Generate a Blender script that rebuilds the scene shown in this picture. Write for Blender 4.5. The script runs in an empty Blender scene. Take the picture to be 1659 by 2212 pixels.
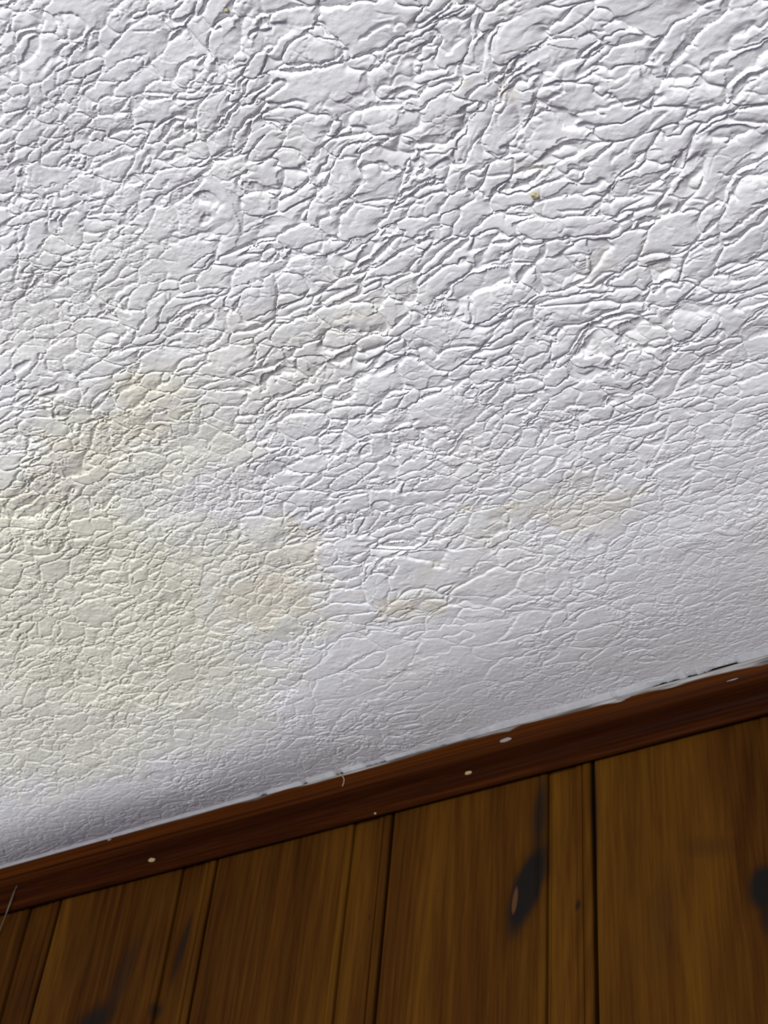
import bpy, bmesh, math, random
import numpy as np
from mathutils import Vector, Matrix

# ------------------------------------------------------------------ camera, light, exposure
scn = bpy.context.scene
C = scn.collection
ZT = 2.3708                    # height of the underside of the crown moulding; the ceiling is at 2.40
ZC = ZT + 0.0292               # ceiling plane
FPX = 3176.7                   # focal length for a 1659 x 2212 frame
yaw, pitch, roll = -0.62322, 0.77147, 0.11738
F = Vector((math.sin(yaw)*math.cos(pitch), math.cos(yaw)*math.cos(pitch), math.sin(pitch)))
r0 = Vector((math.cos(yaw), -math.sin(yaw), 0)); u0 = r0.cross(F)
R_ = math.cos(roll)*r0 + math.sin(roll)*u0
U_ = -math.sin(roll)*r0 + math.cos(roll)*u0
CAM = Vector((0.73015, -0.67482, ZT - 0.51885))
cd = bpy.data.cameras.new('camera'); cam = bpy.data.objects.new('camera', cd); C.objects.link(cam)
M = Matrix((R_, U_, -F)).transposed().to_4x4(); M.translation = CAM
cam.matrix_world = M
cd.sensor_fit = 'VERTICAL'; cd.sensor_height = 36.0; cd.sensor_width = 36.0*1659/2212
cd.lens = FPX*36.0/2212
cd.clip_start = 0.02
cd.dof.use_dof = True; cd.dof.focus_distance = 0.66; cd.dof.aperture_fstop = 26.0
scn.camera = cam

w = bpy.data.worlds.new('world'); scn.world = w; w.use_nodes = True
bg = w.node_tree.nodes['Background']
bg.inputs[0].default_value = (0.80, 0.84, 1.15, 1); bg.inputs[1].default_value = 0.29
def area(name, loc, target, sx, sy, power, col):
    l = bpy.data.lights.new(name, 'AREA'); l.shape = 'RECTANGLE'; l.size = sx; l.size_y = sy
    l.energy = power; l.color = col
    o = bpy.data.objects.new(name, l); C.objects.link(o); o.location = loc
    o.rotation_euler = (Vector(target)-Vector(loc)).to_track_quat('-Z', 'Y').to_euler()
    return o
key = area('window_daylight', (0.70, -4.4, ZC-1.95), (0.45, -0.28, ZC), 1.9, 1.5, 258, (0.985, 0.985, 0.97))
vs = scn.view_settings
vs.view_transform = 'Standard'; vs.look = 'None'; vs.gamma = 1.0; vs.use_curve_mapping = False
vs.exposure = 0.0

# ------------------------------------------------------------------ helpers
def mesh_obj(name, verts, faces, mat, parent=None, smooth=False):
    me = bpy.data.meshes.new(name); me.from_pydata([tuple(v) for v in verts], [], faces); me.update()
    o = bpy.data.objects.new(name, me); C.objects.link(o)
    if mat: me.materials.append(mat)
    if smooth: me.polygons.foreach_set('use_smooth', [True]*len(me.polygons))
    if parent: o.parent = parent
    return o
def grid_obj(name, P, mat, smooth=True, keep=None):
    """P: (ny,nx,3) float array of points -> one quad grid"""
    ny, nx = P.shape[:2]
    me = bpy.data.meshes.new(name)
    me.vertices.add(ny*nx); me.vertices.foreach_set('co', P.reshape(-1).astype(np.float32))
    i = np.arange((ny-1)*nx, dtype=np.int32).reshape(ny-1, nx)[:, :-1].ravel()
    q = np.stack([i, i+nx, i+nx+1, i+1], 1).astype(np.int32)
    if keep is not None: q = q[keep.ravel()]
    n = len(q)
    me.loops.add(n*4); me.loops.foreach_set('vertex_index', q.ravel())
    me.polygons.add(n); me.polygons.foreach_set('loop_start', np.arange(0, n*4, 4, dtype=np.int32))
    me.polygons.foreach_set('use_smooth', np.full(n, smooth))
    me.update(calc_edges=True)
    o = bpy.data.objects.new(name, me); C.objects.link(o)
    if mat: me.materials.append(mat)
    return o
def set_attr(me, name, arr):
    a = me.attributes.new(name, 'FLOAT', 'POINT'); a.data.foreach_set('value', np.asarray(arr, np.float32).ravel())
class N:
    """tiny node-tree writer"""
    def __init__(s, name):
        s.m = bpy.data.materials.new(name); s.m.use_nodes = True; s.t = s.m.node_tree
        s.b = s.t.nodes['Principled BSDF']
    def new(s, typ, ins=None, **kw):
        n = s.t.nodes.new(typ)
        for k, v in kw.items(): setattr(n, k, v)
        for k, v in (ins or {}).items(): s.set(n.inputs[k], v)
        return n
    def set(s, sock, v):
        if hasattr(v, 'is_output'): s.t.links.new(v, sock)
        else: sock.default_value = v
    def math(s, op, a, b=0.0, c=0.0, clamp=False):
        n = s.t.nodes.new('ShaderNodeMath'); n.operation = op; n.use_clamp = clamp
        s.set(n.inputs[0], a); s.set(n.inputs[1], b); s.set(n.inputs[2], c); return n.outputs[0]
    def mix(s, f, a, b, blend='MIX'):
        n = s.t.nodes.new('ShaderNodeMix'); n.data_type = 'RGBA'; n.blend_type = blend
        s.set(n.inputs[0], f); s.set(n.inputs[6], a); s.set(n.inputs[7], b); return n.outputs[2]
    def ramp(s, f, stops):
        n = s.t.nodes.new('ShaderNodeValToRGB'); e = n.color_ramp.elements
        while len(e) < len(stops): e.new(0.5)
        for q, (p, c) in zip(e, stops): q.position = p; q.color = c if len(c) == 4 else (*c, 1)
        s.set(n.inputs[0], f); return n.outputs[0]
    def sstep(s, v, lo, hi):
        n = s.t.nodes.new('ShaderNodeMapRange'); n.interpolation_type = 'SMOOTHSTEP'
        s.set(n.inputs[0], v); n.inputs[1].default_value = lo; n.inputs[2].default_value = hi
        return n.outputs[0]
    def noise(s, vec, scale, detail=3.0, rough=0.5, dist=0.0):
        n = s.new('ShaderNodeTexNoise', {'Scale': scale, 'Detail': detail, 'Roughness': rough, 'Distortion': dist})
        s.set(n.inputs['Vector'], vec); return n.outputs[0]
    def attr(s, name):
        return s.new('ShaderNodeAttribute', attribute_name=name).outputs['Fac']
    def pos(s):
        return s.new('ShaderNodeTexCoord').outputs['Object']
    def mapping(s, v, scale=(1, 1, 1), loc=(0, 0, 0), rot=(0, 0, 0)):
        return s.new('ShaderNodeMapping', {'Vector': v, 'Scale': scale, 'Location': loc, 'Rotation': rot}).outputs[0]
    def done(s, col, rough=0.6, spec=0.3, bump=None, strength=0.3, dist=0.001):
        s.set(s.b.inputs['Base Color'], col); s.set(s.b.inputs['Roughness'], rough)
        s.b.inputs['Specular IOR Level'].default_value = spec
        if bump is not None:
            n = s.new('ShaderNodeBump', {'Strength': strength, 'Distance': dist, 'Height': bump})
            s.t.links.new(n.outputs[0], s.b.inputs['Normal'])
        return s.m

# ------------------------------------------------------------------ materials
def ceiling_paint():
    k = N('white_ceiling_paint'); p = k.pos()
    st = k.attr('stain'); wm = k.attr('warm')
    base = k.mix(wm, (0.80, 0.80, 0.80, 1), (0.77, 0.755, 0.625, 1))
    mott = k.noise(p, 16, 3)
    base = k.mix(k.math('MULTIPLY', k.sstep(mott, .45, .75), .22), base, (0.79, 0.765, 0.70, 1))
    base = k.mix(k.math('MULTIPLY', st, 1.0), base, (0.71, 0.63, 0.48, 1))
    speck = k.noise(p, 900, 1)
    h = k.math('ADD', k.noise(p, 1500, 3), k.math('MULTIPLY', k.noise(p, 420, 2), 1.2))
    return k.done(base, 0.85, 0.12, h, 0.22, 0.0004)
def wood(name, axis, c1, c2, c3, rough, spec, knots=True):
    k = N(name); p = k.pos()
    sc = (70, 70, 3.0) if axis == 'z' else (3.0, 90, 90)
    b = k.attr('board') if axis == 'z' else 0.0
    off = k.new('ShaderNodeCombineXYZ', {0: 0.0, 1: k.math('MULTIPLY', b, 17.3), 2: k.math('MULTIPLY', b, 5.1)}).outputs[0]
    v = k.new('ShaderNodeVectorMath', {0: p, 1: off}, operation='ADD').outputs[0]
    fine = k.noise(k.mapping(v, sc), 6.0, 4, .6, .4)
    broad = k.noise(k.mapping(v, (14, 14, 1.3) if axis == 'z' else (1.0, 60, 60)), 1.0, 3, .55, .6)
    g = k.math('ADD', k.math('MULTIPLY', fine, .44), k.math('MULTIPLY', broad, .80))
    if axis == 'z': g = k.math('ADD', g, k.math('MULTIPLY', k.math('SUBTRACT', b, .5), .16))
    if axis == 'z':
        # cathedral figure: rings of stretched contour lines
        ringn = k.noise(k.mapping(v, (9, 9, .9)), 1.0, 1, .4, .3)
        rings = k.math('SINE', k.math('MULTIPLY', ringn, 150.0))
        g = k.math('ADD', g, k.math('MULTIPLY', rings, .035))
    col = k.ramp(g, [(.40, c1), (.62, c2), (.86, c3)])
    sep = k.new('ShaderNodeSeparateXYZ', {0: p})
    if knots:
        warp = k.noise(k.mapping(p, (60, 60, 25)), 1.0, 2)
        for (kx, kz, rx, rz, tilt, dark, soft) in KNOTS:
            q = k.mapping(p, (1, 0, 1), (0, 0, 0))
            dv = k.new('ShaderNodeVectorMath', {0: q, 1: (kx, 0, kz)}, operation='SUBTRACT').outputs[0]
            dv = k.new('ShaderNodeVectorRotate', {'Vector': dv, 'Angle': tilt}, rotation_type='Y_AXIS').outputs[0]
            dv = k.new('ShaderNodeVectorMath', {0: dv, 1: (1/rx, 0, 1/rz)}, operation='MULTIPLY').outputs[0]
            ln = k.new('ShaderNodeVectorMath', {0: dv}, operation='LENGTH').outputs['Value']
            ln = k.math('ADD', ln, k.math('MULTIPLY', k.math('SUBTRACT', warp, .5), .7))
            f = k.math('MULTIPLY', k.math('SUBTRACT', 1.0, k.sstep(ln, 1-soft, 1+soft)), abs(dark))
            halo = k.math('MULTIPLY', k.math('SUBTRACT', 1.0, k.sstep(ln, .8, 2.1)), .35*max(dark, 0))
            col = k.mix(halo, col, tuple(.5*a for a in c1[:3])+(1,))
            col = k.mix(f, col, (0.0065, 0.0058, 0.0052, 1) if dark > 0 else (0.060, 0.026, 0.010, 1))
        pt = None
    else:
        lit_band = k.math('MULTIPLY', k.sstep(sep.outputs['Z'], ZT+.0125, ZT+.0185), k.math('MULTIPLY', k.sstep(k.noise(k.mapping(p, (2.5, 420, 420)), 1.0, 3), .30, .72), .85), clamp=True)  # paler streaks on the upper moulding: its lit band painted into the colour
        col = k.mix(lit_band, col, tuple(min(1, 1.25*a) for a in c3)+(1,))
        pt = k.attr('paint')
        gn = k.noise(k.mapping(p, (8, 500, 900)), 1.0, 3)
        m = k.sstep(k.math('ADD', pt, k.math('MULTIPLY', k.math('SUBTRACT', gn, .5), .55)), .40, .62)
        grime = k.noise(k.mapping(p, (30, 300, 500)), 1.0, 3)
        pc = k.mix(k.sstep(grime, .35, .7), (0.06, 0.05, 0.045, 1), (0.27, 0.26, 0.25, 1))
        col = k.mix(m, col, pc)
    return k.done(col, rough, spec, fine, 0.12, 0.0006)
def plain(name, col, rough=.7, spec=.2, bumpscale=800):
    k = N(name); p = k.pos(); n = k.noise(p, bumpscale, 3)
    c = k.mix(n, tuple(.8*a for a in col)+(1,), tuple(min(1, 1.15*a) for a in col)+(1,))
    return k.done(c, rough, spec, n, .2, .0003)
# knots on the boards: x, z, half width, half length, tilt, darkness, softness
KNOTS = [(0.3775, 2.2972, 0.0085, 0.0273, -0.334, 0.97, 0.35), (0.3699, 2.2906, 0.0015, 0.0077, -0.119, -0.90, 0.30), (0.5175, 2.2663, 0.0082, 0.0115, -0.100, 0.97, 0.40), (0.5173, 2.2475, 0.0038, 0.0066, -0.101, 0.60, 0.60), (0.0613, 2.2708, 0.0138, 0.0093, 0.279, 0.85, 0.60), (0.0772, 2.2990, 0.0057, 0.0252, -0.137, 0.45, 0.70), (0.1218, 2.3118, 0.0024, 0.0192, -0.127, 0.70, 0.60), (0.1111, 2.2703, 0.0038, 0.0042, 0.240, 0.60, 0.70), (0.4092, 2.2798, 0.0017, 0.0027, -0.008, 0.80, 0.50), (0.2689, 2.3022, 0.0010, 0.0020, 0.107, 0.60, 0.50), (0.3850, 2.3447, 0.0042, 0.0228, -0.066, 0.75, 0.60), (0.4207, 2.3355, 0.0020, 0.0357, 0.002, 0.80, 0.50), (0.4885, 2.2971, 0.0116, 0.0046, -0.216, 0.22, 0.90), (0.4595, 2.2613, 0.0065, 0.0219, -0.170, 0.18, 0.90)]
M_ceil = ceiling_paint()
M_wall = wood('varnished_knotty_pine', 'z', (0.0175, 0.0052, 0.0010), (0.042, 0.0150, 0.0020), (0.072, 0.0295, 0.0029), .5, .02)
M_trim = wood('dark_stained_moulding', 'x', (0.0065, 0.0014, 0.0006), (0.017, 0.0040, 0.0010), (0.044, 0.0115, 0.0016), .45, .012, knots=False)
M_caulk = plain('white_painted_caulk', (0.50, 0.50, 0.51), bumpscale=260)
M_filler = plain('pale_wood_filler', (0.24, 0.175, 0.085))
M_smear = plain('white_paint_smear', (0.17, 0.15, 0.15))
M_fibre = plain('pale_fibre', (0.26, 0.18, 0.13))
M_web = plain('dusty_cobweb', (0.10, 0.085, 0.065))
M_crumb = plain('yellow_crumb', (0.46, 0.41, 0.25), bumpscale=2500)

# ------------------------------------------------------------------ ceiling relief (brushed, stamped paint)
def vnoise(shape, cell, rng, octaves=1, gain=.5):
    ny, nx = shape; out = np.zeros(shape, np.float32); a = 1.
    cy, cx = cell
    for o in range(octaves):
        my, mx = int(ny/cy)+3, int(nx/cx)+3
        g = rng.standard_normal((my, mx)).astype(np.float32)
        oy, ox = rng.random(2)
        ys = np.arange(ny)/cy+oy; xs = np.arange(nx)/cx+ox
        iy = ys.astype(int); ix = xs.astype(int); fy = (ys-iy).astype(np.float32); fx = (xs-ix).astype(np.float32)
        fy = fy*fy*(3-2*fy); fx = fx*fx*(3-2*fx)
        gx = g[:, ix]*(1-fx)+g[:, ix+1]*fx
        out += a*(gx[iy]*(1-fy)[:, None]+gx[iy+1]*fy[:, None])
        a *= gain; cy = max(cy/2, 1.01); cx = max(cx/2, 1.01)
    return out
def interp(cps, x, y, power=3.):
    cps = np.asarray(cps, np.float32); num = 0; den = 0
    for c in cps:
        wt = 1/((((x-c[0]))**2+((y-c[1])*1.3)**2)+2e-4)**(power/2)
        num = num+wt[..., None]*c[2:]; den = den+wt
    return num/den[..., None]
def lobes_field(WX, WY, d, x0, y0, L, flat=3.0, tilt=0.):
    """overlapping paint lobes, rows: centre x, y, half length, half width, angle, height, amplitude -> two highest"""
    ny, nx = WX.shape
    M1 = np.full((ny, nx), -5, np.float32); M2 = M1.copy()
    X1 = np.zeros_like(M1); Y1 = X1.copy(); X2 = X1.copy(); Y2 = X1.copy()
    for cx, cy, a, b, an, h, amp in L:
        R = max(a, b)*1.35+.002
        i0 = max(int((cx-R-x0)/d), 0); i1 = min(int((cx+R-x0)/d)+1, nx)
        Ry = np.hypot(a*np.sin(an), b*np.cos(an))*1.35+.002
        j0 = max(int((cy-Ry-y0)/d), 0); j1 = min(int((cy+Ry-y0)/d)+1, ny)
        if i1 <= i0 or j1 <= j0: continue
        dx = WX[j0:j1, i0:i1]-np.float32(cx); dy = WY[j0:j1, i0:i1]-np.float32(cy)
        c, s = np.float32(np.cos(an)), np.float32(np.sin(an))
        u = (dx*c+dy*s)/np.float32(a); v = (-dx*s+dy*c)/np.float32(b)
        val = np.float32(h)+np.float32(amp)*(1-(u*u+v*v)**np.float32(flat/2)+np.float32(tilt)*v)
        m1 = M1[j0:j1, i0:i1]; m2 = M2[j0:j1, i0:i1]
        sl = (slice(j0, j1), slice(i0, i1))
        top = val > m1; sec = (val > m2) & ~top
        X2[sl] = np.where(top, X1[sl], np.where(sec, cx, X2[sl])); Y2[sl] = np.where(top, Y1[sl], np.where(sec, cy, Y2[sl]))
        X1[sl] = np.where(top, cx, X1[sl]); Y1[sl] = np.where(top, cy, Y1[sl])
        lo = np.minimum(m1, val)
        np.maximum(m2, lo, out=m2); np.maximum(m1, val, out=m1)
    # > 0 where the neighbouring lobe lies on the wall side
    ex, ey = X2-X1, Y2-Y1
    D = (.34*ex+.94*ey)/(np.hypot(ex, ey)+1e-6)
    return M1, M2, D
# control points: x, y, lobe length (m), relief, folds, rubble
CP = [(0.414,-0.539,0.0140,0.90,0.6,0.25),(0.401,-0.488,0.0109,0.90,0.7,0.40),(0.432,-0.460,0.0168,0.90,0.6,0.20),(0.498,-0.461,0.0208,1.00,0.6,0.10),
 (0.543,-0.444,0.0279,1.00,0.6,0.00),(0.547,-0.393,0.0224,1.00,0.7,0.10),(0.613,-0.378,0.0301,1.10,0.6,0.00),(0.667,-0.388,0.0287,1.10,0.7,0.00),
 (0.638,-0.341,0.0249,1.00,0.7,0.05),(0.348,-0.445,0.0148,0.90,0.6,0.30),(0.323,-0.409,0.0100,0.70,0.6,0.70),(0.397,-0.414,0.0095,0.70,0.6,0.70),
 (0.366,-0.384,0.0165,0.90,0.6,0.20),(0.437,-0.389,0.0199,1.00,0.6,0.10),(0.449,-0.349,0.0237,1.00,0.6,0.05),(0.512,-0.373,0.0203,1.00,0.6,0.10),
 (0.566,-0.346,0.0240,1.00,0.6,0.05),(0.606,-0.315,0.0220,1.00,0.6,0.10),(0.502,-0.312,0.0225,1.00,0.6,0.10),(0.567,-0.276,0.0297,1.05,0.6,0.00),
 (0.620,-0.259,0.0146,0.80,0.6,0.30),(0.302,-0.369,0.0150,0.90,0.6,0.30),(0.354,-0.350,0.0148,0.90,0.6,0.40),(0.398,-0.329,0.0180,0.90,0.6,0.20),
 (0.460,-0.292,0.0168,0.90,0.6,0.30),(0.524,-0.261,0.0143,0.80,0.6,0.40),(0.592,-0.228,0.0120,0.70,0.6,0.50),(0.258,-0.340,0.0145,1.16,0.6,0.40),
 (0.311,-0.332,0.0106,1.09,0.6,0.70),(0.348,-0.310,0.0061,0.87,0.6,1.00),(0.323,-0.280,0.0068,0.87,0.6,1.00),(0.386,-0.285,0.0117,1.16,0.6,0.50),
 (0.435,-0.261,0.0139,0.90,0.6,0.40),(0.491,-0.245,0.0102,0.78,0.6,0.60),(0.548,-0.207,0.0113,0.72,0.6,0.50),(0.590,-0.180,0.0086,0.60,0.6,0.70),
 (0.229,-0.298,0.0126,1.01,0.6,0.50),(0.263,-0.271,0.0096,0.94,0.6,0.70),(0.301,-0.237,0.0081,0.80,0.6,0.90),(0.356,-0.226,0.0112,0.87,0.6,0.60),
 (0.390,-0.210,0.0185,0.84,0.6,0.20),(0.448,-0.213,0.0108,0.66,0.6,0.60),(0.501,-0.187,0.0095,0.60,0.5,0.70),(0.551,-0.156,0.0090,0.48,0.5,0.70),
 (0.193,-0.246,0.0107,0.87,0.6,0.70),(0.235,-0.213,0.0096,0.87,0.6,0.80),(0.294,-0.194,0.0079,0.72,0.5,0.90),(0.336,-0.200,0.0087,0.72,0.6,0.90),
 (0.372,-0.191,0.0228,0.45,0.6,0.10),(0.421,-0.175,0.0249,0.45,0.6,0.10),(0.470,-0.152,0.0148,0.33,0.5,0.50),(0.522,-0.117,0.0099,0.22,0.5,0.70),
 (0.565,-0.103,0.0083,0.22,0.5,0.80),(0.143,-0.187,0.0102,0.80,0.6,0.80),(0.191,-0.155,0.0113,0.80,0.6,0.70),(0.248,-0.148,0.0083,0.61,0.5,0.90),
 (0.307,-0.157,0.0096,0.61,0.5,0.70),(0.341,-0.141,0.0239,0.25,0.5,0.10),(0.382,-0.120,0.0291,0.15,0.5,0.10),(0.442,-0.123,0.0282,0.25,0.5,0.10),
 (0.465,-0.062,0.0239,0.19,0.6,0.30),(0.517,-0.053,0.0089,0.19,0.5,0.80),(0.096,-0.131,0.0114,0.65,0.5,0.70),(0.152,-0.105,0.0101,0.55,0.5,0.70),
 (0.221,-0.099,0.0098,0.32,0.4,0.80),(0.311,-0.107,0.0221,0.09,0.4,0.30),(0.370,-0.072,0.0166,0.09,0.4,0.50),(0.435,-0.049,0.0109,0.14,0.4,0.90),
 (0.035,-0.080,0.0108,0.20,0.3,0.60),(0.113,-0.081,0.0104,0.15,0.3,0.60),(0.227,-0.058,0.0119,0.17,0.3,0.80),(0.379,-0.030,0.0114,0.07,0.3,0.70),
 (0.499,-0.028,0.0097,0.09,0.3,0.60)]
# long creases between the big lobes, millimetres
CREASES = ('532.7,-454.6/542.2,-455.1/548.8,-455.3/555.9,-454.5 532.7,-444.3/544.2,-442.5/552.6,-439.9/555.9,-440.1/562.5,-436.6/567.4,-436.2/576.4,-437.4 518.3,-439.1/519.8,-434.8/528.0,-434.0/537.9,-434.3/548.5,-434.9/556.9,-431.6 '
           '519.0,-428.5/525.6,-427.4/534.3,-428.8/539.7,-427.2/545.5,-426.4 557.3,-431.8/562.5,-427.5/571.2,-423.7/574.1,-425.2 492.0,-417.1/500.0,-413.4/505.2,-411.6/512.4,-412.0/517.7,-411.7 '
           '562.3,-460.0/563.8,-456.4/565.3,-451.6 567.9,-451.3/570.1,-445.1/580.1,-441.6 525.2,-414.0/526.7,-407.5/530.3,-403.2/533.2,-397.6/539.8,-395.8/554.5,-394.0 '
           '513.1,-405.4/512.2,-400.0/515.2,-398.4/526.1,-395.8 553.7,-391.1/559.4,-386.5/564.5,-386.4/567.6,-384.0/575.2,-388.9 564.6,-403.2/569.7,-400.6/578.2,-407.9/583.2,-406.0/597.2,-400.2/596.4,-396.4 '
           '576.6,-400.1/582.6,-397.8/588.3,-396.4/596.6,-397.5 543.0,-382.5/552.1,-376.2/560.7,-373.4 492.2,-393.0/498.1,-388.3/508.3,-381.3/513.8,-379.9/522.0,-377.8 '
           '538.4,-362.6/544.6,-359.8/556.0,-354.1/564.8,-349.1 610.3,-404.4/610.2,-398.3/614.5,-395.0/619.9,-393.9/627.2,-393.8/635.7,-393.8/639.5,-394.4 642.1,-386.4/645.3,-384.0/650.2,-378.7/659.0,-375.5/660.1,-376.9 '
           '585.1,-405.1/591.6,-402.8/597.6,-400.0/596.3,-396.9 593.5,-387.0/602.7,-383.7/607.7,-383.5/617.3,-381.4/623.1,-380.4 598.3,-357.8/602.6,-361.5/609.7,-363.0/617.2,-365.7/624.6,-368.4/631.9,-371.0 '
           '633.3,-380.0/640.5,-375.5/649.1,-375.9 631.1,-372.1/637.1,-367.5/641.3,-365.7/642.9,-366.7/649.5,-365.3/655.9,-364.8/660.8,-363.6/666.7,-359.1 603.0,-348.2/604.0,-341.9/613.3,-336.4/618.8,-340.4/625.2,-340.6 '
           '635.8,-335.9/640.2,-331.4/647.5,-328.0/655.7,-330.2 614.0,-335.3/618.4,-330.4/629.3,-324.4 569.4,-352.6/572.6,-348.2/575.7,-346.2/583.8,-343.7/588.2,-344.5/597.4,-344.5 '
           '590.4,-334.8/596.1,-330.0/604.1,-325.9/610.5,-328.5 554.1,-331.4/557.5,-328.4/566.4,-326.8/572.4,-323.8/581.7,-324.8 545.0,-325.9/548.8,-323.6/556.9,-321.6/563.5,-319.6/568.8,-324.8 '
           '605.4,-312.1/608.6,-308.8/616.4,-307.3/618.6,-303.0/629.0,-303.3/635.4,-303.3 473.6,-387.2/471.3,-382.6/467.1,-377.4 456.4,-382.8/460.9,-378.5/466.9,-377.5 '
           '442.2,-385.3/450.8,-380.6/457.4,-379.6/460.6,-378.0 437.0,-373.0/445.1,-375.8/447.1,-376.1 452.8,-367.8/463.9,-360.3/471.1,-364.2/473.8,-364.8 '
           '413.9,-375.1/418.0,-375.5/422.7,-375.9 475.4,-356.6/481.1,-355.2/490.7,-352.4/494.9,-352.6 431.7,-368.7/442.1,-364.6/445.0,-361.4/449.8,-363.2 '
           '406.3,-364.3/432.8,-353.4/440.8,-350.2/444.6,-353.3 399.5,-354.6/404.4,-350.3/409.8,-349.6/415.1,-345.5/420.0,-341.7 443.8,-340.2/451.4,-336.5/460.6,-333.4/459.9,-330.2 '
           '468.1,-334.7/476.1,-328.6/478.9,-329.4 433.0,-321.3/424.6,-320.1/421.0,-319.5/415.0,-319.4/410.6,-324.6/407.1,-329.3 416.9,-309.2/425.3,-306.0/431.1,-303.9/430.6,-298.0/445.8,-289.1 '
           '386.7,-321.6/400.4,-317.2/411.5,-318.0/415.0,-319.4 569.4,-324.8/572.4,-323.3/575.6,-325.5 562.3,-310.0/565.5,-309.8/573.6,-311.0/579.8,-309.2/584.4,-308.8 '
           '594.5,-307.7/600.9,-304.4/608.4,-300.0/611.4,-301.1 618.5,-302.3/627.3,-302.6/634.9,-302.8 603.1,-294.9/608.4,-290.2/609.9,-286.2 '
           '555.3,-295.2/564.1,-301.0/572.1,-303.1 592.7,-291.5/598.6,-290.5/604.5,-290.9 551.5,-287.3/560.9,-284.8/566.7,-285.4/577.6,-284.1/585.6,-281.5/589.1,-285.8 '
           '547.4,-278.7/555.1,-277.1/559.5,-277.0/569.3,-277.8/577.7,-277.1/584.2,-274.6/587.7,-274.9 558.9,-263.6/565.2,-266.3/570.7,-265.0/575.7,-267.5/584.2,-266.9/588.2,-264.9 543.8,-271.1/546.1,-267.7/550.0,-265.1/557.8,-260.5/560.0,-264.6 '
           '568.6,-255.2/571.8,-248.5/578.2,-245.3/587.1,-245.3/593.2,-249.6/600.3,-251.1 592.9,-270.9/596.8,-263.4/598.7,-260.4/608.0,-256.8 612.9,-253.3/615.6,-257.5/620.1,-260.8 '
           '537.8,-258.5/545.6,-253.2/549.3,-253.6 551.7,-253.9/556.6,-248.5/562.4,-250.1/569.7,-248.8 319.4,-432.0/324.1,-431.4/334.2,-428.9/344.2,-426.5 '
           '336.0,-439.2/343.0,-435.2/349.1,-428.3 359.2,-428.3/368.5,-425.3/380.1,-429.5 335.5,-421.3/342.7,-418.5/353.4,-414.9 '
           '382.7,-404.5/389.5,-403.7/401.1,-398.7 324.0,-391.8/333.6,-391.7/346.0,-391.9 295.1,-404.2/308.3,-398.6/316.0,-393.9/326.1,-395.4 '
           '330.5,-380.2/340.0,-374.6/348.7,-376.8 348.8,-375.8/369.3,-365.7/383.1,-357.0 355.0,-345.3/358.8,-337.6/365.7,-335.2/371.1,-335.5 '
           '300.9,-382.4/308.2,-376.9 307.7,-358.6/314.3,-361.2/322.1,-364.3 255.0,-348.3/265.2,-344.5/278.4,-344.4/289.4,-345.2 '
           '257.1,-360.8/272.6,-355.4/283.2,-352.4 305.2,-340.7/315.0,-337.0/321.7,-332.7/334.8,-332.4 424.7,-199.0/439.1,-191.6/447.1,-183.1 '
           '446.8,-182.7/431.0,-186.0/421.3,-193.0/404.9,-198.9 453.8,-157.8/464.3,-150.3/460.1,-138.6 473.3,-143.5/470.0,-135.0/460.1,-138.6 '
           '470.0,-135.0/478.1,-124.2/483.4,-121.4 405.7,-160.7/411.6,-154.1/422.7,-148.8/439.9,-140.6/456.0,-140.5 404.6,-171.2/392.3,-162.1/366.1,-171.0 '
           '425.6,-163.8/429.5,-169.3/437.4,-172.9/447.3,-169.4 448.6,-196.9/451.8,-193.6/466.2,-197.6/466.9,-184.8 466.2,-197.6/463.5,-207.8 '
           '407.8,-532.5/411.5,-530.9/417.6,-532.2 453.4,-502.2/462.0,-497.6/466.8,-497.7 464.2,-474.5/466.0,-470.4/477.7,-464.3/489.4,-465.2 '
           '413.3,-498.0/419.0,-493.4/429.1,-491.3 442.7,-478.6/450.1,-473.1/457.5,-470.9 421.8,-465.8/427.3,-462.9/431.9,-462.2/439.1,-461.8 '
           '391.2,-480.8/396.5,-475.5/403.4,-473.2 444.7,-433.7/447.4,-428.0/462.8,-426.1 408.3,-446.2/409.8,-440.1/421.0,-437.5/427.8,-439.7 '
           '385.5,-467.5/397.7,-462.9/404.5,-460.3/401.5,-456.6 369.7,-440.7/380.5,-432.5/389.9,-430.5/398.1,-431.8/407.7,-435.0 351.8,-469.0/361.0,-465.6/370.5,-463.8/382.2,-461.4 '
           '362.2,-478.7/369.7,-475.7/376.3,-474.9 478.5,-123.9/473.1,-98.2/482.5,-84.5 482.5,-84.5/456.5,-86.8/446.7,-90.3 '
           '482.6,-82.3/496.4,-78.4/502.4,-71.6 481.7,-82.8/469.1,-74.8/452.6,-68.7 478.0,-125.0/468.9,-135.7/459.3,-138.8/462.4,-147.2 '
           '449.5,-123.5/460.5,-118.7/478.0,-125.0 421.5,-148.4/439.2,-140.9/447.9,-142.6')
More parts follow.
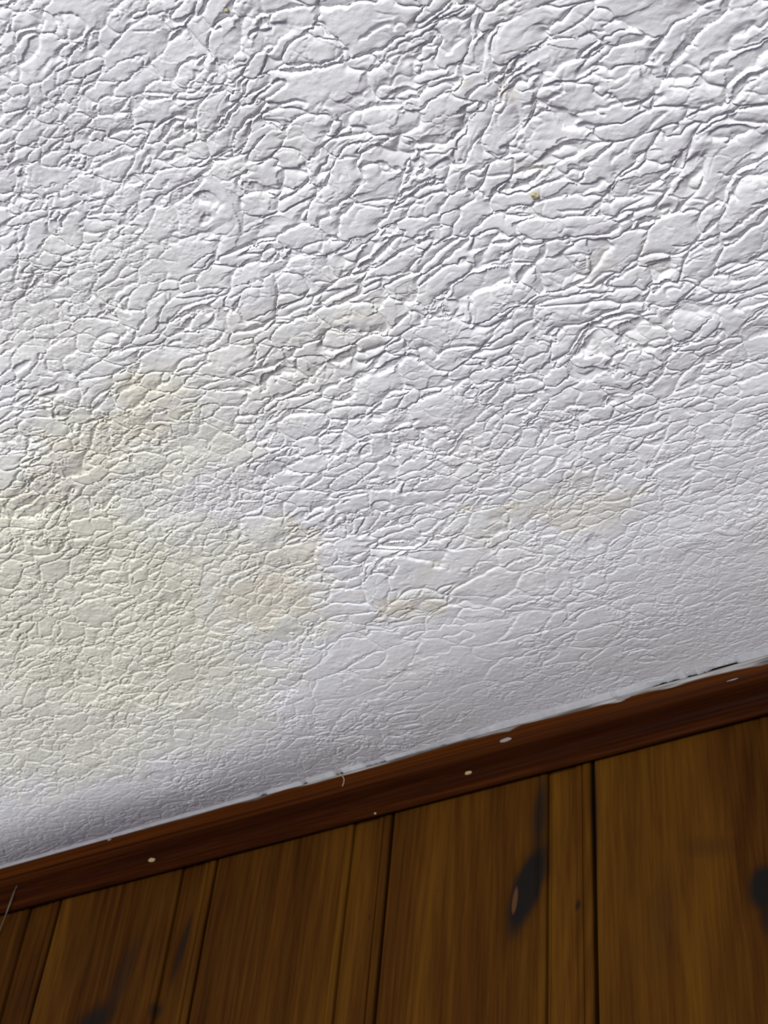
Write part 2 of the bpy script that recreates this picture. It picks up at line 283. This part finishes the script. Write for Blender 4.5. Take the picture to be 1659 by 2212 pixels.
def relief(x0, x1, y0, y1, d, seed=5):
    rng = np.random.default_rng(seed)
    nx = int(round((x1-x0)/d))+1; ny = int(round((y1-y0)/d))+1
    xs = (x0+d*np.arange(nx)).astype(np.float32); ys = (y0+d*np.arange(ny)).astype(np.float32)
    X, Y = np.meshgrid(xs, ys); sh = X.shape
    cs = 8
    XC, YC = np.meshgrid(x0+d*cs*np.arange(nx//cs+2), y0+d*cs*np.arange(ny//cs+2))
    K = interp(CP, XC.astype(np.float32), YC.astype(np.float32))
    fx = np.arange(nx)/cs; fy = np.arange(ny)/cs; ix = fx.astype(int); iy = fy.astype(int)
    ax = (fx-ix).astype(np.float32); ay = (fy-iy).astype(np.float32)[:, None]
    def up(m):
        g = m[:, ix]*(1-ax)+m[:, ix+1]*ax
        return (g[iy]*(1-ay)+g[iy+1]*ay).astype(np.float32)
    S = up(K[..., 0]); A = up(K[..., 1]); Fo = up(K[..., 2]); Rb = up(K[..., 3])
    def at(m, x, y): return m[np.clip(((y-y0)/d).astype(int), 0, ny-1), np.clip(((x-x0)/d).astype(int), 0, nx-1)]
    mm = .001/d
    def scatter(size, cover, aspect, jit, hj, sd):
        r = np.random.default_rng(sd)
        asp = aspect if hasattr(aspect, 'shape') else np.full_like(size, aspect)
        smin = float((size/np.sqrt(asp)).min()); n = int(cover*(x1-x0)*(y1-y0)/(np.pi*smin*smin))
        x = r.uniform(x0-.01, x1+.01, n); y = r.uniform(y0-.01, y1+.01, n); s = at(size, x, y); q = at(asp, x, y)
        keep = r.random(n) < smin**2*q/s**2
        x, y, s, q = x[keep], y[keep], s[keep], q[keep]; n = len(x)
        a = s*np.exp(r.normal(0, .33, n)); b = a/(q*np.exp(r.normal(0, .28, n)))
        return np.stack([x, y, a, b, r.normal(0, jit, n)-.04, r.normal(0, hj, n), np.ones(n)], 1)
    # small pillows: they scallop the outlines of the lobes and make the rubble
    sm = np.clip(S*.16, .0012, .004)
    P1, P2, Q = lobes_field(X+.0006*vnoise(sh, (3*mm, 3*mm), rng), Y+.0006*vnoise(sh, (3*mm, 3*mm), rng), d, x0, y0, scatter(sm, 2.6, 1.25, .6, .25, seed+1), 2.)
    P = np.clip(P1, -1, 1.2); Ps = np.clip(P, -.6, 1); pg = np.clip(P1-P2, 0, 3)
    wl = np.clip(S, .003, .03)
    wx1 = wl*.16*vnoise(sh, (22*mm, 28*mm), rng)+wl*.025*vnoise(sh, (6*mm, 8*mm), rng)
    wy1 = wl*.16*vnoise(sh, (16*mm, 28*mm), rng)+wl*.022*vnoise(sh, (4*mm, 8*mm), rng)
    asp = 2.8-1.4*Rb
    # main lobes: flat plates that roll slowly down into the crease on the side towards the wall
    M1, M2, D = lobes_field(X+wx1, Y+wy1+sm*.50*Ps, d, x0, y0, scatter(S*.72, 3.1, asp, .25, .46, seed+2), 2.2)
    M1 = np.clip(M1, -1.6, 1.8); gap = np.clip(M1-M2, 0, 3)
    kw = np.where(D > 0, .08+.48*D, .08+.04*D)
    Hm = (1-np.exp(-gap/kw))+.16*M1
    groove = np.exp(-gap/.07)*np.clip(.55+.55*vnoise(sh, (7*mm, 9*mm), rng), .05, 1.1)
    # thin folds across the lobes
    F1, F2, D2 = lobes_field(X+wx1+.10*wl*vnoise(sh, (9*mm, 9*mm), rng), Y+wy1+sm*.40*Ps, d, x0, y0, scatter(S*.50, 3.0, np.maximum(asp*.8, 1.2), .5, .4, seed+3), 2.2)
    fg = np.clip(F1-F2, 0, 3)
    fm = np.clip(.50+.9*vnoise(sh, (9*mm, 12*mm), rng, 2), 0, 1.1)*Fo
    fk = np.where(D2 > 0, .08+.30*D2, .08+.03*D2)
    base = np.clip(S*.13, .0005, .0026)*A
    # the long creases that stand out: a slow roll into them, a sharp step out
    cr = np.zeros_like(X); YS = Y+sm*.60*Ps
    for q in CREASES.split():
        pts = [tuple(.001*float(t) for t in s.split(',')) for s in q.split('/')]
        nseg = len(pts)-1
        for si, ((ax_, ay_), (bx, by)) in enumerate(zip(pts[:-1], pts[1:])):
            R = .014
            i0 = max(int((min(ax_, bx)-R-x0)/d), 0); i1 = min(int((max(ax_, bx)+R-x0)/d), nx)
            j0 = max(int((min(ay_, by)-R-y0)/d), 0); j1 = min(int((max(ay_, by)+R-y0)/d), ny)
            if i1 <= i0 or j1 <= j0: continue
            gx = X[j0:j1, i0:i1]-ax_; gy = YS[j0:j1, i0:i1]-ay_
            ux, uy = bx-ax_, by-ay_; L2 = ux*ux+uy*uy
            t = np.clip((gx*ux+gy*uy)/L2, 0, 1)
            ex, ey = gx-t*ux, gy-t*uy; dist = np.hypot(ex, ey)
            lit = np.clip((ey*.94+ex*.34)/(dist+1e-6), -1, 1)          # < 0: the side away from the wall
            wd = S[j0:j1, i0:i1]
            kk = wd*np.where(lit < 0, .03-.10*lit, .03-.012*lit)
            along = (si+t)/nseg
            f = np.exp(-dist/kk)*np.clip(np.minimum(along, 1-along)*6+.35, 0, 1)
            cr[j0:j1, i0:i1] = np.maximum(cr[j0:j1, i0:i1], f)
    Hc = Hm-.45*groove-fm*(.38*np.exp(-fg/fk)+.18*np.exp(-fg/.05))
    H = base*.62*np.minimum(Hc, 1.15*(1-cr)+.30*Hc-.25*cr+.35)
    rub = np.clip(Rb*1.2-.35+.45*vnoise(sh, (10*mm, 14*mm), rng, 2), 0, 1)
    H += rub*(.25+.75*A)*sm*.30*((1-np.exp(-pg/.3))+.3*P-.5)
    H += .00005*vnoise(sh, (2.2*mm, 3.5*mm), rng, 2)*(.5+A)
    H += .0005*A*vnoise(sh, (25*mm, 35*mm), rng, 2)
    return X, Y, H, S, A, rng
DX0, DX1, DY0, DY1, DD = -.15, .80, -.65, -.0215, .00042
X, Y, H, S, A, rng = relief(DX0, DX1, DY0, DY1, DD)
ny, nx = X.shape
# where the finely modelled patch meets the coarser ceiling around it the relief dips to the plain surface
edge = np.minimum(np.minimum(X-DX0, DX1-X), Y-DY0)/.005
# slight sag that rises again at the wall, shaped so the ceiling darkens there
def sag(X, Y):
    reach = .078+.05*np.clip((X-.15)/.35, 0, 1)
    u = np.clip((-.022-Y)/reach, 0, 1)
    far = np.clip((Y+.62)/(.62-.022-reach), 0, 1)
    return (.021-.006*np.clip((X-.05)/.35, 0, 1))*np.sin(u*np.pi/2)**1.0*np.where(u < 1, 1, far*far*(3-2*far))
H = H*np.clip(edge, 0, 1)+sag(X, Y)
P = np.stack([X, Y, ZC-H], -1)
ceil = grid_obj('ceiling', P, M_ceil)
# stains: x, y, half size along, across, strength
STAINS = [(0.330, -0.333, 0.0327, 0.0175, 0.36), (0.283, -0.324, 0.0265, 0.0163, 0.34), (0.250, -0.322, 0.0147, 0.0111, 0.30), (0.328, -0.197, 0.0257, 0.0185, 0.42), (0.357, -0.226, 0.0112, 0.0186, 0.25), (0.303, -0.188, 0.0144, 0.0087, 0.30), (0.372, -0.166, 0.0154, 0.0093, 0.42), (0.395, -0.154, 0.0141, 0.0077, 0.48), (0.464, -0.200, 0.0115, 0.0086, 0.50), (0.495, -0.186, 0.0261, 0.0100, 0.22), (0.519, -0.188, 0.0094, 0.0077, 0.25), (0.439, -0.345, 0.0043, 0.0052, 0.35), (0.565, -0.359, 0.0028, 0.0027, 0.35), (0.297, -0.400, 0.0113, 0.0136, 0.10), (0.569, -0.422, 0.0026, 0.0056, 0.30), (0.567, -0.378, 0.0051, 0.0041, 0.20), (0.547, -0.411, 0.0042, 0.0029, 0.20), (0.580, -0.309, 0.0123, 0.0049, 0.20), (0.422, -0.423, 0.0074, 0.0062, 0.20)]
mmp = .001/DD
wx = X+.010*vnoise(X.shape, (18*mmp, 24*mmp), rng, 3); wy = Y+.008*vnoise(X.shape, (16*mmp, 22*mmp), rng, 3)
st = np.zeros_like(X)
for sx, sy, ra, rb, s in STAINS:
    q = ((wx-sx)/ra)**2+((wy-sy)/rb)**2
    st = np.maximum(st, s*np.clip(1.25-q, 0, 1)**1.0)
WARM = [(0.205, -0.236, 0.1119, 0.1319, 0.95), (0.319, -0.212, 0.0486, 0.0499, 0.75), (0.317, -0.328, 0.0613, 0.0460, 0.70), (0.388, -0.158, 0.0334, 0.0193, 0.40), (0.124, -0.156, 0.0960, 0.0611, 0.75), (0.478, -0.194, 0.0524, 0.0214, 0.30), (0.401, -0.337, 0.0850, 0.0335, 0.30), (0.346, -0.394, 0.0662, 0.0397, 0.22)]
wmv = np.zeros_like(X)
for sx, sy, ra, rb, s in WARM:
    q = ((wx-sx)/ra)**2+((wy-sy)/rb)**2
    wmv = np.maximum(wmv, s*np.clip(1.35-q, 0, 1))
# the same relief, coarser, on the ceiling around the view
OX0, OX1, OY0, OD = -.70, 1.40, -1.20, .0016
XO, YO, HO, _s, _a, _r = relief(OX0, OX1, OY0, DY1, OD, 9)
ins = np.minimum(np.minimum(XO-DX0, DX1-XO), YO-DY0)
eo = np.minimum(np.minimum(np.minimum(XO-OX0, OX1-XO), YO-OY0)/.03, np.where(ins > 0, 0, -ins)/.004)
HO = HO*np.clip(eo, 0, 1)+sag(XO, YO)*np.clip(np.minimum(XO-OX0, OX1-XO)/.15, 0, 1)
hole = (ins > OD*1.2)
kq = ~(hole[:-1, :-1] & hole[1:, :-1] & hole[:-1, 1:] & hole[1:, 1:])
outer = grid_obj('ceiling_outer', np.stack([XO, YO, ZC-HO+np.where(ins > -.0005, .0002, 0)], -1), M_ceil, True, kq)
def soft(L, X_, Y_):
    o = np.zeros_like(X_)
    for sx, sy, ra, rb, s in L: o = np.maximum(o, s*np.clip(1.35-((X_-sx)/ra)**2-((Y_-sy)/rb)**2, 0, 1))
    return o
set_attr(outer.data, 'stain', np.zeros_like(XO)); set_attr(outer.data, 'warm', soft(WARM, XO, YO))
# plain ceiling beyond that, joined into the same mesh
def ring():
    xo = [-1.6, OX0, OX1, 2.2]; yo = [-2.4, OY0, DY1]
    v = []; f = []
    for j in range(2):
        for i in range(3):
            if i == 1 and j == 1: continue
            b = len(v)
            v += [(xo[i], yo[j], ZC), (xo[i+1], yo[j], ZC), (xo[i+1], yo[j+1], ZC), (xo[i], yo[j+1], ZC)]
            f.append((b, b+3, b+2, b+1))
    # the raw edge of the plaster turns up behind the moulding
    b = len(v)
    v += [(-1.6, DY1, ZC), (2.2, DY1, ZC), (2.2, DY1, ZC+.02), (-1.6, DY1, ZC+.02)]; f.append((b, b+1, b+2, b+3))
    v += [(2.2, .006, ZC+.02), (-1.6, .006, ZC+.02)]; f.append((b+3, b+2, b+4, b+5))
    return v, f
rv, rf = ring()
rg = mesh_obj('ceiling_rim', rv, rf, M_ceil)
set_attr(ceil.data, 'stain', st); set_attr(ceil.data, 'warm', wmv)
set_attr(rg.data, 'stain', np.zeros(len(rv))); set_attr(rg.data, 'warm', np.zeros(len(rv)))
with bpy.context.temp_override(active_object=ceil, object=ceil, selected_objects=[ceil, rg, outer], selected_editable_objects=[ceil, rg, outer]):
    bpy.ops.object.join()
def structure(o, label, cat):
    o['kind'] = 'structure'; o['label'] = label; o['category'] = cat
structure(ceil, 'white ceiling with brushed stamped texture and faint yellow stains', 'ceiling')

# ------------------------------------------------------------------ panelled wall
PITCH = 0.14
# section of one joint: distance to the left of the dark groove (mm), depth into the wall (mm)
SEC = [(-2.0, 0.0), (-1.4, 0.6), (-1.2, 8.0), (0.9, 8.0), (1.2, 1.6)]
for i in range(9):                                   # round bead
    a = math.pi*i/8; SEC.append((4.0-2.7*math.cos(a), 1.4-1.7*math.sin(a)))
SEC += [(6.9, 2.0), (7.4, 2.0)]
for i in range(7):
    a = math.pi*i/6; SEC.append((9.4-1.9*math.cos(a), 1.5-.8*math.sin(a)))
SEC += [(11.5, 2.2), (12.0, 2.2), (12.6, 2.6), (20, 2.5), (27.6, 2.5), (28.6, 3.3), (29.8, 3.3)]
for i in range(9):
    a = math.pi*i/8; SEC.append((33.0-2.8*math.cos(a), 1.3-1.5*math.sin(a)))
SEC += [(36.1, 1.4), (36.6, 1.0), (38.0, 0.2), (40.0, 0.0), (70, 0), (100, 0)]
px = []
rb = random.Random(4)
for k in range(14, -11, -1):
    bc = rb.random()
    for s, dp in SEC: px.append((k*PITCH-s*.001, dp*.001, bc if s > 0.2 else None))
px.sort(key=lambda t: t[0])
zs = [0.0, 1.2, 2.0, 2.3, ZC+.02]
verts = []; bid = []
last = .5
cols = {}
for z in zs:
    for x, y, b in px: verts.append((x, y, z))
# each board owns everything from its left edge to the groove on its right
rb = random.Random(11); tone = {k: rb.random() for k in range(-40, 40)}
tone.update({-1: .2, 0: .38, 1: .45, 2: .62, 3: .75, 4: .55})  # left boards toned darker, right ones lighter: uneven light put into the colour
for z in zs:
    for x, y, b in px: bid.append(tone[math.floor((x-.0002)/PITCH)])
n = len(px)
faces = [(j*n+i, j*n+i+1, (j+1)*n+i+1, (j+1)*n+i) for j in range(len(zs)-1) for i in range(n-1)]
wall = mesh_obj('wall_back', verts, faces, M_wall)
set_attr(wall.data, 'board', bid)
structure(wall, 'knotty pine board wall with beaded joints under the dark moulding', 'wall')

# ------------------------------------------------------------------ crown moulding
PROF = [(.0003, .0200), (-.0034, .0190), (-.0034, .0006), (-.0038, 0.0), (-.0058, 0.0), (-.0066, .0008), (-.0074, .0028), (-.0076, .0050), (-.0074, .0070), (-.0084, .0078),
        (-.0092, .0088), (-.0100, .0102), (-.0112, .0114), (-.0130, .0123), (-.0150, .0134), (-.0172, .0150),
        (-.0190, .0170), (-.0204, .0192), (-.0214, .0216), (-.0219, .0240), (-.0220, .0262), (-.0216, .0272), (-.0205, .0275), (.0003, .0275)]
def dense(prof, m):
    out = []
    for (a, b), (c, e) in zip(prof[:-1], prof[1:]):
        L = math.hypot(c-a, e-b); q = max(1, int(L/m))
        for i in range(q): out.append((a+(c-a)*i/q, b+(e-b)*i/q))
    out.append(prof[-1]); return out
pr = np.array(dense(PROF, .0011))
tx = np.concatenate([np.linspace(-1.4, -.12, 12)[:-1], np.arange(-.12, .76, .0016), np.linspace(.76, 1.9, 12)])
rt = np.random.default_rng(3)
TP = np.zeros((len(pr), len(tx), 3))
TP[..., 0] = tx[None]; TP[..., 1] = pr[:, 0][:, None]; TP[..., 2] = ZT+pr[:, 1][:, None]
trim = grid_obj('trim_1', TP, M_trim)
# white ceiling paint brushed over the top edge of the moulding: how far down it reaches (m below the top)
PAINT = [(-0.078, 0.0000), (-0.050, 0.0000), (0.061, 0.0000), (0.084, 0.0000), (0.087, 0.0015), (0.123, 0.0015), (0.154, 0.0010), (0.185, 0.0017), (0.208, 0.0012), (0.238, 0.0022), (0.252, 0.0024), (0.273, 0.0021), (0.294, 0.0028), (0.315, 0.0021), (0.342, 0.0023), (0.362, 0.0018), (0.375, 0.0031), (0.384, 0.0013), (0.407, 0.0027), (0.437, 0.0031), (0.449, 0.0048), (0.456, 0.0032), (0.467, 0.0034), (0.482, 0.0047), (0.502, 0.0042), (0.525, 0.0050), (0.541, 0.0062), (0.579, 0.0061)]
dep = np.interp(tx, [a for a, b in PAINT], [b for a, b in PAINT])
dep = dep+.0004*np.interp(tx, np.arange(-1.4, 2, .022), rt.standard_normal(len(np.arange(-1.4, 2, .022))))
zz = .0275-pr[:, 1]
pv = 1-(zz[:, None]-dep[None])/.0025
pv = np.where(dep[None] < .0004, 0, np.clip(pv*.5, 0, 1))
set_attr(trim.data, 'paint', pv)
structure(trim, 'dark stained wooden crown moulding between ceiling and pine wall', 'moulding')
def trim_point(z):
    q = pr[(pr[:, 0] < -.0058) & (pr[:, 1] > .0005)]
    i = np.argmin(abs(q[:, 1]-z)); j = min(i+1, len(q)-1); i0 = max(i-1, 0)
    t = q[j]-q[i0]; nrm = np.array([-t[1], t[0]]); nrm /= np.linalg.norm(nrm)
    return q[i], nrm, t/np.linalg.norm(t)
def blob_on_trim(name, x, z, rx, rz, mat, seed, h=.0005):
    (yy, z_), nrm, tan = trim_point(z)
    r = random.Random(seed); v = []; f = []
    m = 18; rad = [r.uniform(.75, 1.15) for _ in range(m)]
    rings = [(1.0, -.0004), (.95, .25*h), (.7, .8*h), (.35, h)]
    for s, hh in rings:
        for i in range(m):
            a = 2*math.pi*i/m; k = rad[i]*.5+.25*rad[i-1]+.25*rad[(i+1) % m]
            du = rx*s*k*math.cos(a); dv = rz*s*k*math.sin(a)
            v.append((x+du, yy+tan[0]*dv+nrm[0]*hh, ZT+z_+tan[1]*dv+nrm[1]*hh))
    for j in range(len(rings)-1):
        for i in range(m): f.append((j*m+i, j*m+(i+1) % m, (j+1)*m+(i+1) % m, (j+1)*m+i))
    f.append(tuple((len(rings)-1)*m+i for i in range(m)))
    o = mesh_obj(name, v, f, mat, trim, True); return o
o = blob_on_trim('nail_hole_filler', 0.3402, 0.0096, 0.0028, 0.0013, M_filler, 1, 0.0006)
o['label'] = 'pale yellow filler plug'
o = blob_on_trim('nail_hole_filler', 0.0887, 0.0090, 0.0031, 0.0015, M_filler, 2, 0.0006)
o['label'] = 'pale yellow filler plug'
o = blob_on_trim('paint_smear', 0.3716, 0.0195, 0.0045, 0.0013, M_smear, 3, 0.0002)
o = blob_on_trim('paint_smear', 0.4513, 0.0248, 0.0053, 0.0012, M_smear, 4, 0.0002)
o = blob_on_trim('paint_smear', 0.5180, 0.0185, 0.0038, 0.0004, M_smear, 5, 0.0002)
o = blob_on_trim('paint_fleck', 0.2708, 0.0016, 0.0009, 0.0008, M_filler, 6, 0.0004)
o = blob_on_trim('paint_fleck', 0.0563, 0.0258, 0.0020, 0.0013, M_smear, 7, 0.0006)

# ------------------------------------------------------------------ caulk line with open slots
SLOTS = [(0.4624, 0.4894, 0.00130), (0.4909, 0.4983, 0.00120), (0.5001, 0.5241, 0.00160), (0.1830, 0.1925, 0.00120), (0.2199, 0.2247, 0.00150), (0.2466, 0.2531, 0.00130), (0.2685, 0.2861, 0.00100), (0.2886, 0.3337, 0.00060), (0.4442, 0.4478, 0.00060), (0.0857, 0.0940, 0.00060), (0.3421, 0.3618, 0.00040)]
cx_ = np.arange(-.16, .80, .0005)
rc = np.random.default_rng(8)
def wob(step, amp):
    g = np.arange(-.2, .9, step); return amp*np.interp(cx_, g, rc.standard_normal(len(g)))
front = -.0330+wob(.014, .0022)+wob(.003, .0006)           # where the bead meets the ceiling
lip = -.0226+wob(.006, .0002)                                # where it meets the moulding
openv = np.zeros(len(cx_), bool); h_open = np.zeros(len(cx_))
ragged = np.clip(wob(.004, .30)+wob(.0012, .12), -.6, .6)
for a, b, hgt in SLOTS:
    u = (cx_-a)/(b-a); m_ = (u > 0) & (u < 1)
    h_open[m_] = hgt*1.25*np.clip(np.minimum(u, 1-u)[m_]*8, .3, 1)*(1+ragged[m_])
h_open = np.clip(h_open, 0, .0019)
n_ = len(cx_); V = []; Fc = []
zl = ZT+.0271
for i in range(n_):
    lo = zl+h_open[i]                                        # an open slot lifts the lower edge of the bead
    y_lo = lip[i] if h_open[i] == 0 else lip[i]+.0006
    V += [(cx_[i], front[i]-.004, ZC+.0008), (cx_[i], front[i], ZC-.0001), (cx_[i], .5*front[i]+.5*lip[i], .55*ZC+.45*lo), (cx_[i], y_lo, lo), (cx_[i], -.0205, lo+.0002)]
for i in range(n_-1):
    for j in range(4): Fc.append((i*5+j, i*5+j+1, (i+1)*5+j+1, (i+1)*5+j))
caulk = mesh_obj('trim_2', V, Fc, M_caulk, None, True)
structure(caulk, 'cracked white paint line sealing the moulding to the ceiling', 'caulk line')

# ------------------------------------------------------------------ small things
def tag(o, label, cat, group=None):
    o['label'] = label; o['category'] = cat
    if group: o['group'] = group
    return o
def tube(name, pts, rad, mat, sides=8):
    pts = [Vector(p) for p in pts]; v = []; f = []
    for i, p in enumerate(pts):
        t = (pts[min(i+1, len(pts)-1)]-pts[max(i-1, 0)]).normalized()
        a = t.orthogonal().normalized(); b = t.cross(a)
        r = rad[i] if hasattr(rad, '__len__') else rad
        for k in range(sides):
            q = 2*math.pi*k/sides; v.append(p+r*(math.cos(q)*a+math.sin(q)*b))
    for i in range(len(pts)-1):
        for k in range(sides): f.append((i*sides+k, i*sides+(k+1) % sides, (i+1)*sides+(k+1) % sides, (i+1)*sides+k))
    f += [tuple(range(sides))[::-1], tuple((len(pts)-1)*sides+k for k in range(sides))]
    return mesh_obj(name, v, f, mat, None, True)
def smooth_path(p, n=6):
    out = []
    for i in range(len(p)-1):
        a, b, c, d_ = (Vector(p[max(0, min(len(p)-1, i+q))]) for q in (-1, 0, 1, 2))
        for s in range(n):
            t = s/n
            out.append(.5*((2*b)+(c-a)*t+(2*a-5*b+4*c-d_)*t*t+(3*b-a-3*c+d_)*t**3))
    out.append(Vector(p[-1])); return out
o = tube('curled_fibre', smooth_path([(0.2457, -0.0224, 2.3995), (0.2503, -0.0229, 2.3977), (0.2530, -0.0232, 2.3953), (0.2544, -0.0225, 2.3928), (0.2540, -0.0215, 2.3905), (0.2522, -0.0201, 2.3890)]), 0.00035, M_fibre)
tag(o, 'thin pale curled fibre stuck to the dark moulding', 'fibre')
pts_ = smooth_path([(-0.0229, -0.0203, 2.4000), (-0.0289, -0.0169, 2.3876), (-0.0353, -0.0134, 2.3822), (-0.0406, -0.0099, 2.3724), (-0.0456, -0.0064, 2.3663), (-0.0510, -0.0030, 2.3588), (-0.0577, 0.0005, 2.3374)], 8)
rad = [.00022+.00030*math.exp(-((i/len(pts_)-.5)/.12)**2)+.0002*max(0, i/len(pts_)-.6) for i in range(len(pts_))]
o = tube('cobweb_strand', pts_, rad, M_web)
tag(o, 'faint dusty cobweb strand hanging from ceiling to pine wall at far left', 'cobweb')
def crumb(name, x, y, rx, ry, rz, seed):
    i = int(round((x-DX0)/DD)); j = int(round((y-DY0)/DD))
    z = ZC-float(H[j-3:j+4, i-3:i+4].mean()); r = random.Random(seed); bm = bmesh.new()
    bmesh.ops.create_icosphere(bm, subdivisions=3, radius=1)
    ph = [(r.uniform(0, 6), r.uniform(3, 6), Vector((r.gauss(0, 1), r.gauss(0, 1), r.gauss(0, 1))).normalized()) for q in range(7)]
    for q in bm.verts:
        k = 1+sum(.10*math.sin(a+b*q.co.dot(n_)) for a, b, n_ in ph)
        q.co = Vector((q.co.x*rx*k, q.co.y*ry*k, q.co.z*rz*k))
    me = bpy.data.meshes.new(name); bm.to_mesh(me); bm.free(); me.materials.append(M_crumb)
    o = bpy.data.objects.new(name, me); C.objects.link(o); o.location = (x, y, z)
    return o
o = crumb('dried_crumb', 0.5647, -0.3625, .0016, .0016, .0009, 3)
tag(o, 'larger yellowish crumb stuck to the white ceiling right of centre', 'crumb', 'yellow crumbs on the ceiling')
o = crumb('dried_crumb', 0.4939, -0.4924, .0011, .0010, .0006, 5)
tag(o, 'tiny yellowish crumb on the ceiling near the top edge of the photo', 'crumb', 'yellow crumbs on the ceiling')
